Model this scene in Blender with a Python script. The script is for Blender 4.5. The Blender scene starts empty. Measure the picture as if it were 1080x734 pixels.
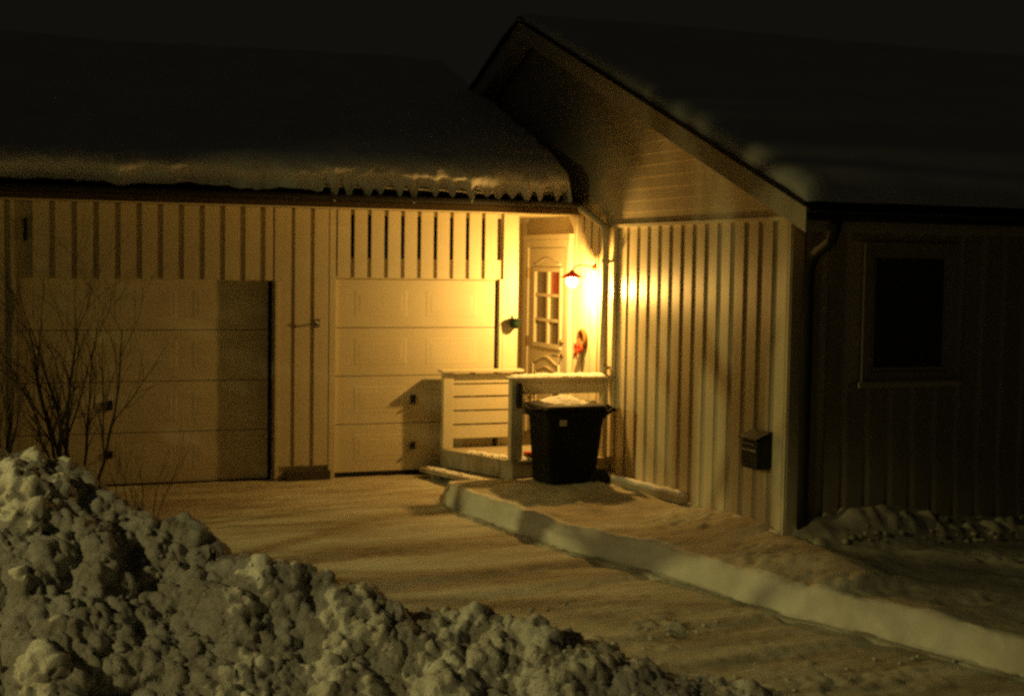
import bpy, bmesh, math, random
import numpy as np
from mathutils import Vector, Matrix, Euler
PI = math.pi
random.seed(7)
SC = bpy.context.scene
COL = SC.collection

# ------------------------------------------------------------------ helpers
def tag(o, label=None, cat=None, group=None, kind=None):
    if label: o['label'] = label
    if cat: o['category'] = cat
    if group: o['group'] = group
    if kind: o['kind'] = kind
    return o

def empty(name, loc, label, cat, group=None):
    o = bpy.data.objects.new(name, None)
    o.empty_display_size = 0.2
    COL.objects.link(o)
    o.location = loc
    return tag(o, label, cat, group)

class MB:
    """collects shapes (world coordinates) and links them as ONE mesh object"""
    def __init__(s): s.v = []; s.f = []
    def add(s, vs, fs):
        n = len(s.v); s.v += [tuple(v) for v in vs]; s.f += [tuple(i + n for i in f) for f in fs]
        return s
    def box(s, x0, x1, y0, y1, z0, z1):
        return s.add([(x0,y0,z0),(x1,y0,z0),(x1,y1,z0),(x0,y1,z0),(x0,y0,z1),(x1,y0,z1),(x1,y1,z1),(x0,y1,z1)],
                     [(0,3,2,1),(4,5,6,7),(0,1,5,4),(1,2,6,5),(2,3,7,6),(3,0,4,7)])
    def prism(s, pts, ax, a, b):
        """polygon pts (2D) extruded along axis ax from a to b"""
        def P(p, t):
            return {0:(t,p[0],p[1]), 1:(p[0],t,p[1]), 2:(p[0],p[1],t)}[ax]
        n = len(pts)
        vs = [P(p,a) for p in pts] + [P(p,b) for p in pts]
        fs = [tuple(range(n))[::-1], tuple(range(n,2*n))] + [(i,(i+1)%n,(i+1)%n+n,i+n) for i in range(n)]
        return s.add(vs, fs)
    def frustum(s, ax, a, b, r0, r1):
        """rectangle r0=(u0,u1,v0,v1) at a to r1 at b along axis ax (raised panel)"""
        def P(u, v, t): return {0:(t,u,v), 1:(u,t,v), 2:(u,v,t)}[ax]
        vs = [P(r0[0],r0[2],a),P(r0[1],r0[2],a),P(r0[1],r0[3],a),P(r0[0],r0[3],a),
              P(r1[0],r1[2],b),P(r1[1],r1[2],b),P(r1[1],r1[3],b),P(r1[0],r1[3],b)]
        return s.add(vs, [(0,3,2,1),(4,5,6,7),(0,1,5,4),(1,2,6,5),(2,3,7,6),(3,0,4,7)])
    def tube(s, pts, rs, n=10, caps=True):
        pts = [Vector(p) for p in pts]
        if not hasattr(rs, '__len__'): rs = [rs]*len(pts)
        base = len(s.v)
        prev = None
        for i, p in enumerate(pts):
            d = (pts[min(i+1,len(pts)-1)] - pts[max(i-1,0)]).normalized()
            if prev is None:
                a = d.cross(Vector((0,0,1)))
                if a.length < 1e-3: a = Vector((1,0,0))
            else:
                a = prev - d*prev.dot(d)
                if a.length < 1e-4: a = d.orthogonal()
            a.normalize(); prev = a; b = d.cross(a)
            for k in range(n):
                t = 2*PI*k/n
                s.v.append(tuple(p + (a*math.cos(t) + b*math.sin(t))*rs[i]))
        for i in range(len(pts)-1):
            for k in range(n):
                k2 = (k+1)%n
                s.f.append((base+i*n+k, base+i*n+k2, base+(i+1)*n+k2, base+(i+1)*n+k))
        if caps:
            s.f.append(tuple(base+k for k in range(n))[::-1])
            s.f.append(tuple(base+(len(pts)-1)*n+k for k in range(n)))
        return s
    def lathe(s, prof, c, n=28, axis='z'):
        base = len(s.v)
        for r, h in prof:
            for k in range(n):
                t = 2*PI*k/n
                if axis == 'z': s.v.append((c[0]+r*math.cos(t), c[1]+r*math.sin(t), c[2]+h))
                elif axis == 'y': s.v.append((c[0]+r*math.cos(t), c[1]+h, c[2]+r*math.sin(t)))
                else: s.v.append((c[0]+h, c[1]+r*math.cos(t), c[2]+r*math.sin(t)))
        for i in range(len(prof)-1):
            for k in range(n):
                k2 = (k+1)%n
                s.f.append((base+i*n+k, base+i*n+k2, base+(i+1)*n+k2, base+(i+1)*n+k))
        return s
    def build(s, name, mat, parent=None, bevel=0, smooth=False, merge=False):
        me = bpy.data.meshes.new(name)
        org = Vector(parent_world(parent)) if parent else Vector((0,0,0))
        me.from_pydata([tuple(Vector(v)-org) for v in s.v], [], s.f)
        bm = bmesh.new(); bm.from_mesh(me)
        if merge: bmesh.ops.remove_doubles(bm, verts=bm.verts, dist=1e-5)
        bmesh.ops.recalc_face_normals(bm, faces=bm.faces)
        if bevel:
            es = [e for e in bm.edges if len(e.link_faces) == 2 and e.calc_face_angle(0) > 0.6]
            bmesh.ops.bevel(bm, geom=es, offset=bevel, segments=2, affect='EDGES', clamp_overlap=True)
        bm.to_mesh(me); bm.free()
        if smooth:
            for p in me.polygons: p.use_smooth = True
        me.materials.append(mat)
        o = bpy.data.objects.new(name, me); COL.objects.link(o)
        if parent: o.parent = parent
        return o

def parent_world(p):
    w = Vector((0,0,0))
    while p is not None:
        w += p.location; p = p.parent
    return w

def grid_mesh(name, X, Y, Z, mat, parent=None, smooth=True, kind=None, flip=False):
    """X,Y,Z arrays (m,n) -> one sheet"""
    m, n = X.shape
    org = parent_world(parent) if parent else Vector((0,0,0))
    co = np.stack([X-org[0], Y-org[1], Z-org[2]], -1).reshape(-1,3)
    i = np.arange(m*n).reshape(m,n)
    q = np.stack([i[:-1,:-1], i[1:,:-1], i[1:,1:], i[:-1,1:]], -1).reshape(-1,4)
    if flip: q = q[:, ::-1]
    me = bpy.data.meshes.new(name)
    me.vertices.add(len(co)); me.vertices.foreach_set('co', co.ravel().astype(np.float32))
    me.loops.add(q.size); me.loops.foreach_set('vertex_index', q.ravel().astype(np.int32))
    me.polygons.add(len(q)); me.polygons.foreach_set('loop_start', np.arange(0,q.size,4,dtype=np.int32))
    me.polygons.foreach_set('use_smooth', np.full(len(q), smooth))
    me.update(calc_edges=True); me.validate()
    me.materials.append(mat)
    o = bpy.data.objects.new(name, me); COL.objects.link(o)
    if parent: o.parent = parent
    if kind: o['kind'] = kind
    return o

# vectorised noise
def hsh(ix, iy, s=0):
    a = np.sin(ix*127.1 + iy*311.7 + s*74.7)*43758.5453
    return a - np.floor(a)
def vnoise(x, y, s=0):
    ix, iy = np.floor(x), np.floor(y); fx, fy = x-ix, y-iy
    fx = fx*fx*(3-2*fx); fy = fy*fy*(3-2*fy)
    return (hsh(ix,iy,s)*(1-fx)+hsh(ix+1,iy,s)*fx)*(1-fy) + (hsh(ix,iy+1,s)*(1-fx)+hsh(ix+1,iy+1,s)*fx)*fy
def fbm(x, y, oct=4, s=0):
    r = 0; a = .5
    for i in range(oct):
        r = r + a*vnoise(x*2**i + 13.7*i, y*2**i - 7.1*i, s+i); a *= .5
    return r
def h3(ix, iy, iz, s=0):
    a = np.sin(ix*127.1 + iy*311.7 + iz*191.3 + s*74.7)*43758.5453
    return a - np.floor(a)
def vn3(x, y, z, s=0):
    ix, iy, iz = np.floor(x), np.floor(y), np.floor(z); fx, fy, fz = x-ix, y-iy, z-iz
    fx = fx*fx*(3-2*fx); fy = fy*fy*(3-2*fy); fz = fz*fz*(3-2*fz)
    def pl(k): return (h3(ix,iy,iz+k,s)*(1-fx)+h3(ix+1,iy,iz+k,s)*fx)*(1-fy) + (h3(ix,iy+1,iz+k,s)*(1-fx)+h3(ix+1,iy+1,iz+k,s)*fx)*fy
    return pl(0)*(1-fz) + pl(1)*fz
def fbm3(x, y, z, oct=4, s=0):
    r = 0; a = .5
    for i in range(oct): r = r + a*vn3(x*2**i+5.2*i, y*2**i-3.1*i, z*2**i+8.7*i, s+i); a *= .5
    return r
def nod3(x, y, z, size, s=0):
    """round nodules in 3D: per cell a ball of random radius"""
    x = x/size; y = y/size; z = z/size
    ix, iy, iz = np.floor(x), np.floor(y), np.floor(z); best = np.zeros_like(x)
    for dx in (-1,0,1):
        for dy in (-1,0,1):
            for dz in (-1,0,1):
                a, b, c = ix+dx, iy+dy, iz+dz
                px = a+.1+.8*h3(a,b,c,s+1); py = b+.1+.8*h3(a,b,c,s+2); pz = c+.1+.8*h3(a,b,c,s+3)
                r = .42+.5*h3(a,b,c,s+4)
                d = ((x-px)**2+(y-py)**2+(z-pz)**2)/(r*r)
                best = np.maximum(best, r*np.sqrt(np.clip(1-d,0,1)))
    return best
def billow(x, y, f, s=0):
    return np.abs(2*vnoise(x*f+.3*vnoise(x*f*2,y*f*2,s+5), y*f+.3*vnoise(x*f*2+9,y*f*2,s+6), s)-1)**.8
def lumps(x, y, size, s=0):
    """rounded clods: per cell a dome of random height"""
    x = x/size; y = y/size
    ix, iy = np.floor(x), np.floor(y)
    best = np.zeros_like(x)
    for dx in (-1,0,1):
        for dy in (-1,0,1):
            cx = ix+dx; cy = iy+dy
            px = cx+.15+.7*hsh(cx,cy,s+1); py = cy+.15+.7*hsh(cx,cy,s+2)
            rr = .45+.45*hsh(cx,cy,s+3); hh = .35+.65*hsh(cx,cy,s+4)
            an = hsh(cx,cy,s+5)*PI; el = .65+.35*hsh(cx,cy,s+6)
            ux = (x-px)*np.cos(an)+(y-py)*np.sin(an); uy = (-(x-px)*np.sin(an)+(y-py)*np.cos(an))/el
            d = (ux*ux+uy*uy)/(rr*rr)
            best = np.maximum(best, hh*np.clip(1-d,0,1)**.8)
    return best

# ------------------------------------------------------------------ materials
def mat(name, color, rough=.6, spec=.3, metal=0, noise=None, bump=None, emit=None):
    """noise = (scale, amount, second colour, stretch); bump = (scale, strength, distance)"""
    m = bpy.data.materials.new(name); m.use_nodes = True
    nt = m.node_tree; N = nt.nodes; L = nt.links
    b = N['Principled BSDF']
    b.inputs['Base Color'].default_value = (*color, 1)
    b.inputs['Roughness'].default_value = rough
    b.inputs['Specular IOR Level'].default_value = spec
    b.inputs['Metallic'].default_value = metal
    tc = N.new('ShaderNodeTexCoord')
    if noise:
        sc, amt, c2, st = noise
        mp = N.new('ShaderNodeMapping'); mp.inputs['Scale'].default_value = st
        L.new(tc.outputs['Object'], mp.inputs['Vector'])
        n = N.new('ShaderNodeTexNoise'); n.inputs['Scale'].default_value = sc
        n.inputs['Detail'].default_value = 6; n.inputs['Roughness'].default_value = .6
        L.new(mp.outputs[0], n.inputs['Vector'])
        r = N.new('ShaderNodeValToRGB')
        r.color_ramp.elements[0].position = .5-.5*amt; r.color_ramp.elements[1].position = .5+.5*amt
        r.color_ramp.elements[0].color = (*c2,1); r.color_ramp.elements[1].color = (*color,1)
        L.new(n.outputs['Fac'], r.inputs['Fac']); L.new(r.outputs['Color'], b.inputs['Base Color'])
    if bump:
        sc, st, di = bump
        n2 = N.new('ShaderNodeTexNoise'); n2.inputs['Scale'].default_value = sc; n2.inputs['Detail'].default_value = 5
        L.new(tc.outputs['Object'], n2.inputs['Vector'])
        bp = N.new('ShaderNodeBump'); bp.inputs['Strength'].default_value = st; bp.inputs['Distance'].default_value = di
        L.new(n2.outputs['Fac'], bp.inputs['Height']); L.new(bp.outputs['Normal'], b.inputs['Normal'])
    if emit:
        b.inputs['Emission Color'].default_value = (*emit[0],1); b.inputs['Emission Strength'].default_value = emit[1]
    return m

M = {}
M['paint'] = mat('cream_painted_wood', (.68,.62,.46), .55, .3, noise=(3,.7,(.60,.53,.37),(4,4,.5)), bump=(60,.15,.004))
M['paint_dirty_shade'] = mat('weathered_and_shaded_cream_wood', (.60,.54,.40), .6, .3, noise=(2.5,.8,(.47,.40,.28),(3,3,.6)), bump=(50,.2,.004))  # weathered cream; also used to paint shade on the corner board
M['front_shade_paint'] = mat('shade_darkened_boards', (.38,.33,.24), .65, .2, noise=(2.5,.8,(.28,.24,.17),(3,3,.6)), bump=(50,.2,.004))  # house cream darkened in the colour to imitate the unlit front wall
M['gloss_paint'] = mat('cream_gloss_boards', (.66,.60,.44), .38, .45, noise=(3,.7,(.56,.49,.34),(3,5,.35)), bump=(40,.12,.004))
M['garage_door'] = mat('cream_steel_door', (.66,.61,.46), .5, .35, noise=(4,.6,(.61,.55,.40),(1,1,1)), bump=(140,.12,.002))
M['trim'] = mat('cream_trim', (.70,.65,.49), .5, .3, noise=(5,.6,(.62,.56,.42),(1,1,1)))
M['deck'] = mat('worn_grey_deck_paint', (.42,.38,.29), .65, .2, noise=(6,.8,(.30,.26,.19),(1,1,1)), bump=(50,.3,.006))
M['dark_metal'] = mat('black_gutter_metal', (.022,.021,.018), .8, .15, noise=(8,.6,(.02,.02,.018),(1,1,1)))
M['roofing'] = mat('dark_roof_felt', (.03,.028,.026), .85, .2, noise=(10,.7,(.018,.017,.016),(1,1,1)), bump=(80,.4,.006))
M['black_plastic'] = mat('dark_bin_plastic', (.006,.007,.005), .7, .12, noise=(20,.6,(.008,.009,.007),(1,1,1)), bump=(90,.15,.002))
M['black_iron'] = mat('black_iron', (.015,.014,.012), .5, .4, noise=(20,.6,(.01,.01,.009),(1,1,1)))
M['mailbox'] = mat('black_green_mailbox_steel', (.012,.016,.012), .5, .3, noise=(15,.6,(.012,.016,.012),(1,1,1)))
M['green_pot'] = mat('dark_green_enamel', (.010,.028,.016), .6, .25, noise=(15,.6,(.006,.018,.010),(1,1,1)))
M['glass_dark'] = mat('dark_window_glass', (.06,.055,.04), .25, .5, noise=(5,.8,(.03,.028,.022),(1,1,1)))
M['glass_door'] = mat('curtained_door_glass', (.17,.13,.07), .2, .5, noise=(9,.7,(.11,.085,.045),(1,4,1)))
M['glass_red'] = mat('red_door_pane', (.40,.06,.02), .25, .5, noise=(9,.7,(.28,.05,.02),(1,4,1)))  # red colour for a single door pane
M['red'] = mat('red_enamel', (.55,.03,.015), .4, .4, noise=(15,.6,(.42,.025,.012),(1,1,1)))
M['ribbon'] = mat('red_ribbon', (.40,.05,.02), .6, .2, noise=(25,.6,(.26,.03,.015),(1,1,1)))
M['straw'] = mat('brown_straw', (.20,.10,.03), .8, .1, noise=(40,.8,(.10,.05,.02),(1,1,1)), bump=(120,.6,.006))
M['broom'] = mat('pale_birch_wood', (.66,.58,.38), .6, .2, noise=(20,.6,(.55,.47,.3),(1,1,.2)))
M['sticker'] = mat('pale_paper_sticker', (.45,.42,.30), .6, .2, noise=(30,.7,(.33,.31,.22),(1,1,1)))
M['brass'] = mat('dull_brass', (.35,.24,.09), .35, .5, 1.0, noise=(20,.6,(.25,.17,.06),(1,1,1)))
M['steel'] = mat('grey_galvanised_steel', (.40,.39,.36), .4, .5, .8, noise=(20,.6,(.3,.29,.27),(1,1,1)))
M['bark'] = mat('dark_bark', (.035,.027,.018), .85, .15, noise=(30,.8,(.02,.015,.01),(1,1,.3)), bump=(80,.5,.004))
M['needles'] = mat('dark_pine_needles', (.03,.045,.02), .7, .2, noise=(20,.7,(.018,.03,.012),(1,1,1)))
M['brown_wood'] = mat('brown_stained_wood', (.16,.11,.06), .7, .2, noise=(6,.7,(.10,.07,.04),(1,6,6)), bump=(50,.3,.004))
M['foundation'] = mat('dark_concrete', (.10,.085,.07), .85, .2, noise=(12,.8,(.05,.042,.035),(1,1,1)), bump=(60,.4,.006))
M['interior'] = mat('unlit_garage_timber', (.05,.04,.03), .9, .1, noise=(8,.6,(.035,.03,.022),(1,1,1)))
M['wheel'] = mat('black_rubber', (.015,.015,.014), .8, .2, noise=(30,.6,(.01,.01,.01),(1,1,1)))
M['concrete'] = mat('street_lamp_steel', (.3,.3,.28), .6, .3, noise=(20,.6,(.22,.22,.2),(1,1,1)))
M['bulb'] = mat('glowing_globe', (.9,.8,.6), .3, .3, emit=((1,.72,.32), 60))

def translucent_red():
    m = bpy.data.materials.new('thin_red_enamel_shade'); m.use_nodes = True
    nt = m.node_tree; N = nt.nodes; L = nt.links; b = N['Principled BSDF']
    n = N.new('ShaderNodeTexNoise'); n.inputs['Scale'].default_value = 18
    r = N.new('ShaderNodeValToRGB'); r.color_ramp.elements[0].color = (.60,.05,.02,1); r.color_ramp.elements[1].color = (.72,.07,.03,1)
    L.new(n.outputs['Fac'], r.inputs['Fac']); L.new(r.outputs['Color'], b.inputs['Base Color'])
    b.inputs['Roughness'].default_value = .4
    t = N.new('ShaderNodeBsdfTranslucent'); t.inputs['Color'].default_value = (.05,.004,.001,1)
    x = N.new('ShaderNodeMixShader'); x.inputs['Fac'].default_value = .15
    L.new(b.outputs[0], x.inputs[1]); L.new(t.outputs[0], x.inputs[2]); L.new(x.outputs[0], N['Material Output'].inputs['Surface'])
    return m
M['shade'] = translucent_red()

def snow_mat(name, c1, c2, bump=.35, sc=2.0, st=(1,1,1), fine=.15, c3=None, bump_scale=14):
    m = bpy.data.materials.new(name); m.use_nodes = True
    nt = m.node_tree; N = nt.nodes; L = nt.links; b = N['Principled BSDF']
    b.inputs['Roughness'].default_value = .75; b.inputs['Specular IOR Level'].default_value = .15
    tc = N.new('ShaderNodeTexCoord')
    mp = N.new('ShaderNodeMapping'); mp.inputs['Scale'].default_value = st
    L.new(tc.outputs['Object'], mp.inputs['Vector'])
    n = N.new('ShaderNodeTexNoise'); n.inputs['Scale'].default_value = sc; n.inputs['Detail'].default_value = 7
    n.inputs['Roughness'].default_value = .62
    L.new(mp.outputs[0], n.inputs['Vector'])
    r = N.new('ShaderNodeValToRGB'); r.color_ramp.elements[0].position = .36; r.color_ramp.elements[1].position = .62
    r.color_ramp.elements[0].color = (*c2,1); r.color_ramp.elements[1].color = (*c1,1)
    if c3:
        e = r.color_ramp.elements.new(.28); e.color = (*c3,1)
    L.new(n.outputs['Fac'], r.inputs['Fac']); L.new(r.outputs['Color'], b.inputs['Base Color'])
    a = N.new('ShaderNodeTexNoise'); a.inputs['Scale'].default_value = bump_scale; a.inputs['Detail'].default_value = 8
    a.inputs['Roughness'].default_value = .7
    L.new(mp.outputs[0], a.inputs['Vector'])
    bp = N.new('ShaderNodeBump'); bp.inputs['Strength'].default_value = bump; bp.inputs['Distance'].default_value = .04
    g = N.new('ShaderNodeTexNoise'); g.inputs['Scale'].default_value = 90; g.inputs['Detail'].default_value = 3
    L.new(tc.outputs['Object'], g.inputs['Vector'])
    bp2 = N.new('ShaderNodeBump'); bp2.inputs['Strength'].default_value = fine; bp2.inputs['Distance'].default_value = .01
    L.new(a.outputs['Fac'], bp.inputs['Height']); L.new(g.outputs['Fac'], bp2.inputs['Height'])
    L.new(bp.outputs['Normal'], bp2.inputs['Normal']); L.new(bp2.outputs['Normal'], b.inputs['Normal'])
    return m
M['snow'] = snow_mat('clean_snow', (.80,.79,.76), (.72,.70,.66), .4)
M['snow_pile'] = snow_mat('ploughed_snow', (.78,.76,.70), (.58,.54,.46), 1.0, 5.0, c3=(.40,.35,.28), bump_scale=34, fine=.6)
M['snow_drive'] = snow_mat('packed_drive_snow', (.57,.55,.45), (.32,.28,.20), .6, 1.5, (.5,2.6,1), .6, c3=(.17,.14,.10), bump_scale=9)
M['snow_bank'] = snow_mat('cut_snow_bank', (.66,.64,.56), (.50,.46,.38), .35, 1.5, fine=.3, bump_scale=10)
M['snow_top'] = snow_mat('trodden_sanded_shaded_snow', (.46,.43,.34), (.34,.31,.23), .45, 1.8, fine=.5, bump_scale=10)
M['ground'] = snow_mat('distant_snow_ground', (.70,.68,.62), (.55,.52,.46), .4, .7)

# ------------------------------------------------------------------ ground
def drive_z(x, y):
    y = np.asarray(y, float)
    z = -.03 + .043*np.minimum(y, 0)
    return np.maximum(z, -.36)

g = MB(); R = 150
g.add([(-R,-R,-.55),(R,-R,-.55),(R,R,-.55),(-R,R,-.55)], [(0,1,2,3)])
tag(g.build('ground', M['ground']), kind='structure')

# driveway (packed snow, ruts)
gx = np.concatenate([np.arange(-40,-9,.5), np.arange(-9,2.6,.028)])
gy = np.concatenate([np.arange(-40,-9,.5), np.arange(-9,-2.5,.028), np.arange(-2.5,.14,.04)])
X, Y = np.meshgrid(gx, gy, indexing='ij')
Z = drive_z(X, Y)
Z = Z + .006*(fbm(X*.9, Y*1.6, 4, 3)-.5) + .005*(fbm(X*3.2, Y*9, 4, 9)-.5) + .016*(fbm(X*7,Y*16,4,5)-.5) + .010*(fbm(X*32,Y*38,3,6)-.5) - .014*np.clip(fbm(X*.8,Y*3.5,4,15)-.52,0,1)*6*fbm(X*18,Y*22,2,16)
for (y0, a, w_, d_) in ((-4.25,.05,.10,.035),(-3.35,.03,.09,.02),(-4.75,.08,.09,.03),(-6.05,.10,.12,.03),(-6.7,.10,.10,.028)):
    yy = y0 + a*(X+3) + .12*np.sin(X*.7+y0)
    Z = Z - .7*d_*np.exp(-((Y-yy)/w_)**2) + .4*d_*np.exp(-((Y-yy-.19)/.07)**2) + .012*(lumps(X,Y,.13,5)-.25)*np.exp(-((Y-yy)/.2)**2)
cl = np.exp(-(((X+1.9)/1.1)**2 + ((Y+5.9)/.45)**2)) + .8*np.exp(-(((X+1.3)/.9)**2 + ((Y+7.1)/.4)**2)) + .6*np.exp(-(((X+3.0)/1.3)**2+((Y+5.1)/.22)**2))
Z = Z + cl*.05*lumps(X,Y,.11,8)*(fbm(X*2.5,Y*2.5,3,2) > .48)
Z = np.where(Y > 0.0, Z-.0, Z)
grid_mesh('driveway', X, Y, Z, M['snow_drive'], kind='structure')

# snow bank beside the driveway with a cut face
ey = np.array([-40,-9.5,-7.43,-6.93,-5.54,-4.37,-3.57,-2.71,-1.76,-1.25,-.85,-.6])
ex = np.array([6.0,.95,.10,-.10,-.76,-1.14,-1.50,-1.72,-1.93,-1.88,-1.72,-1.45])
rows = np.concatenate([np.arange(-40,-9,.5), np.arange(-9,-.55,.025)])
e = np.interp(rows, ey, ex) + .10*(fbm(rows*2.2, rows*0+3, 4, 4)-.5) + .03*(vnoise(rows*4.5,rows*0,7)-.5)
th = np.interp(rows, [-40,-9,-7,-4.4,-2.6,-1.7,-1.05,-.62], [.24,.24,.24,.23,.21,.21,.16,.02])
off = np.concatenate([[-.16,-.125,-.105,-.09,-.07,-.05,-.03,-.01,0,.006,.012,.02,.028,.036,.044,.052,.06,.075,.095,.12,.15], np.arange(.18,2.9,.035), np.arange(2.9,16,.4)])
pf = np.interp(off, [-.16,-.125,-.105,-.09,-.05,-.03,0,.012,.03,.05,.06,.075,.12,.18], [-.06,-.012,.022,.006,-.004,0,.02,.22,.55,.80,.90,.97,1.0,1.0])
XB = e[:,None] + off[None,:]
YB = np.repeat(rows[:,None], len(off), 1)
ridge = (off < -.02)[None,:]
th = th*(.86+.28*fbm(rows*1.7, rows*0, 3, 77))
top = drive_z(XB, YB)
lip = pf[None,:]*th[:,None]
lip = np.where(ridge, pf[None,:]*.8, lip)
und = .05*(fbm(XB*1.3, YB*1.3, 4, 21)-.5) + .012*(fbm(XB*9, YB*9, 3, 23)-.5)
wallrise = .10*np.exp(-((XB+.1)/.35)**2)*np.clip((-YB-2.6)/1.5,0,1)*(YB>-6)
dip = -.04*np.exp(-((XB+.5)/.7)**2 - ((YB+3.1)/.45)**2)
inner = np.clip(off/.2, 0, 1)[None,:]
ZB = top + lip + inner*(und+wallrise+dip) + (off>=.03)[None,:]*(.055*(fbm(XB*4,YB*4,5,45)-.5) + .03*(lumps(XB,YB,.10,46)-.2)*(fbm(XB*2,YB*2,2,47)>.46))
face = ((off>=0)&(off<.09))[None,:]
XB = XB + face*(.10*(fbm(YB*3, ZB*6, 5, 31)-.5) + .035*(fbm(YB*14, ZB*14, 3, 32)-.5)) - ((off>=0)&(off<.03))[None,:]*.05*np.clip(fbm(YB*4,YB*0,3,36)-.45,0,1)*2
XB = XB + ridge*(.05*(fbm(YB*5, YB*0, 3, 33)-.5))
ZB = ZB + .012*(off<-.02)[None,:]*(fbm(YB*9, YB*0, 3, 12)-.5)
low = np.clip((YB+1.15)/.6, 0, 1)
ZB = ZB - low*.03
bk = grid_mesh('snow_bank', XB, YB, ZB, M['snow_bank'], kind='structure')
bk.data.materials.append(M['snow_top']); bk.data.materials.append(M['snow_drive'])
nb = XB.shape[1]-1; jt = int(np.searchsorted(off, .11))
mi = np.tile((np.arange(nb) >= jt).astype(np.int32), XB.shape[0]-1)
js = int(np.searchsorted(off, -.08))
mi = mi + 2*np.tile((np.arange(nb) < js).astype(np.int32), XB.shape[0]-1)
bk.data.polygons.foreach_set('material_index', mi)

# ------------------------------------------------------------------ garage
GX0 = -7.7
F = 0.0         # facade plane
gar = empty('garage', (-4, 0, 0), 'low cream garage with two sectional doors under a deep snow covered roof', 'garage')
# wall backing with openings
w = MB()
w.box(GX0, -5.95, .03, .15, -.12, 2.88)
w.box(-5.95, -3.38, .03, .15, 2.10, 2.88)
w.box(-3.38, -2.72, .03, .15, -.12, 2.88)
w.box(-2.72, -.62, .03, .15, 2.12, 2.345)
w.box(-2.72, -.62, .03, .15, 2.81, 2.88)
w.box(-.82, -.62, .03, .15, -.12, 2.12)
w.box(-.82, -.62, .03, .15, 2.345, 2.81)
w.box(-.74, -.62, .15, 2.0, -.12, 2.9)         # side of the entrance recess
w.box(-.62, -.02, 1.9, 2.0, -.12, 2.9)
w.box(GX0, GX0+.12, .15, 8, -.12, 2.9)
w.box(GX0, 0, 8, 8.12, -.12, 2.9)
w.build('wall', M['paint_dirty_shade'], gar)
# over-boards
cb = MB()
x = GX0 + .02; k = 0
while x < -3.45:                                # above and left of the first door
    if x+.155 < -5.96: cb.box(x, x+.155, 0, .03, -.05, 2.86)
    elif x < -5.96: cb.box(x, -5.96, 0, .03, -.05, 2.86)
    else: cb.box(x, min(x+.155,-3.40), 0, .03, 2.095, 2.86)
    x += .21; k += 1
for a, b in ((-3.38,-3.205),(-3.165,-3.0),(-2.955,-2.80),):
    cb.box(a, b, 0, .03, .12, 2.86)
cb.build('cladding', M['paint'], gar)
cb = MB()
x = -2.705
n = 0
while x < -.84:
    cb.box(x, min(x+.141, -.82), -.004, .026, 2.135, 2.86)
    x += .1868
cb.box(-.80, -.625, -.004, .026, -.02, 2.86)
cb.box(-2.79, -2.722, -.002, .03, -.03, 2.86)
cb.build('slatted_vent', M['trim'], gar)
for bx_ in ((-3.372, -3.335, -.006, .15, -.04, 2.09),(-5.99, -5.95, -.004, .15, -.04, 2.09),(-.842, -.805, -.006, .15, -.02, 2.13)):
    tr = MB(); tr.box(*bx_); tr.build('door_casing', M['trim'], gar)
pl = MB(); pl.box(-3.26, -2.78, -.05, .03, -.12, .065); pl.build('foundation_block', M['foundation'], gar)

def sectional_door(x0, x1, yf, z0, z1, hx, cols, name='garage_door'):
    zs = [z0 + (z1-z0)*i/4 for i in range(5)]
    d = MB()
    for i in range(4):
        a, b = zs[i]+.004, zs[i+1]-.004
        d.box(x0, x1, yf, yf+.04, a, b)
        n = cols; mg = .16 if n == 3 else .215; cw = (x1-x0-mg*(n+1))/n
        for c in range(n):
            u0 = x0+mg+c*(cw+mg); u1 = u0+cw; v0 = a+.11; v1 = b-.11
            # raised moulding frame and centre field
            d.frustum(1, yf, yf-.002, (u0,u1,v0,v1), (u0+.014,u1-.014,v0+.014,v1-.014))
            d.frustum(1, yf-.002, yf-.0035, (u0+.05,u1-.05,v0+.05,v1-.05), (u0+.065,u1-.065,v0+.065,v1-.065))
    door = d.build(name, M['garage_door'], gar)
    s = MB(); s.box(x0, x1, yf-.004, yf+.03, z0-.035, z0+.002)
    s.build('rubber_seal', M['wheel'], door)
    for hz, hh in ((.80,.10),(.29,.075)):
        h = MB()
        h.box(hx-.028, hx+.028, yf-.02, yf-.001, hz-hh/2, hz+hh/2)
        h.tube([(hx-.0,yf-.02,hz-hh*.25),(hx-.0,yf-.05,hz-hh*.25),(hx-.05,yf-.055,hz-hh*.45)], .012, 8)
        h.build('door_handle', M['black_iron'], door, bevel=.006)
    return door
sectional_door(-5.95, -3.425, .135, -.02, 2.10, -5.05, 3)
sectional_door(-2.72, -.885, .045, .02, 2.118, -1.83, 2)

# small wall hook between the doors, house number on the far left
h = MB(); h.box(-2.945, -2.895, -.012, -.001, 1.60, 1.69); h.tube([(-2.92,-.012,1.645),(-2.92,-.06,1.64),(-2.96,-.065,1.67)], .012, 8)
tag(h.build('wall_hook', M['steel'], None, bevel=.003), 'small metal hook on the boards between the two garage doors', 'hook')
h = MB(); h.prism([(-5.878,2.46),(-5.842,2.46),(-5.842,2.69),(-5.866,2.69),(-5.90,2.655),(-5.888,2.635),(-5.878,2.645)], 1, -.016, -.001)
tag(h.build('house_number', M['black_iron'], None), 'small black house number 1 high on the garage boards at far left', 'house number')
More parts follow.
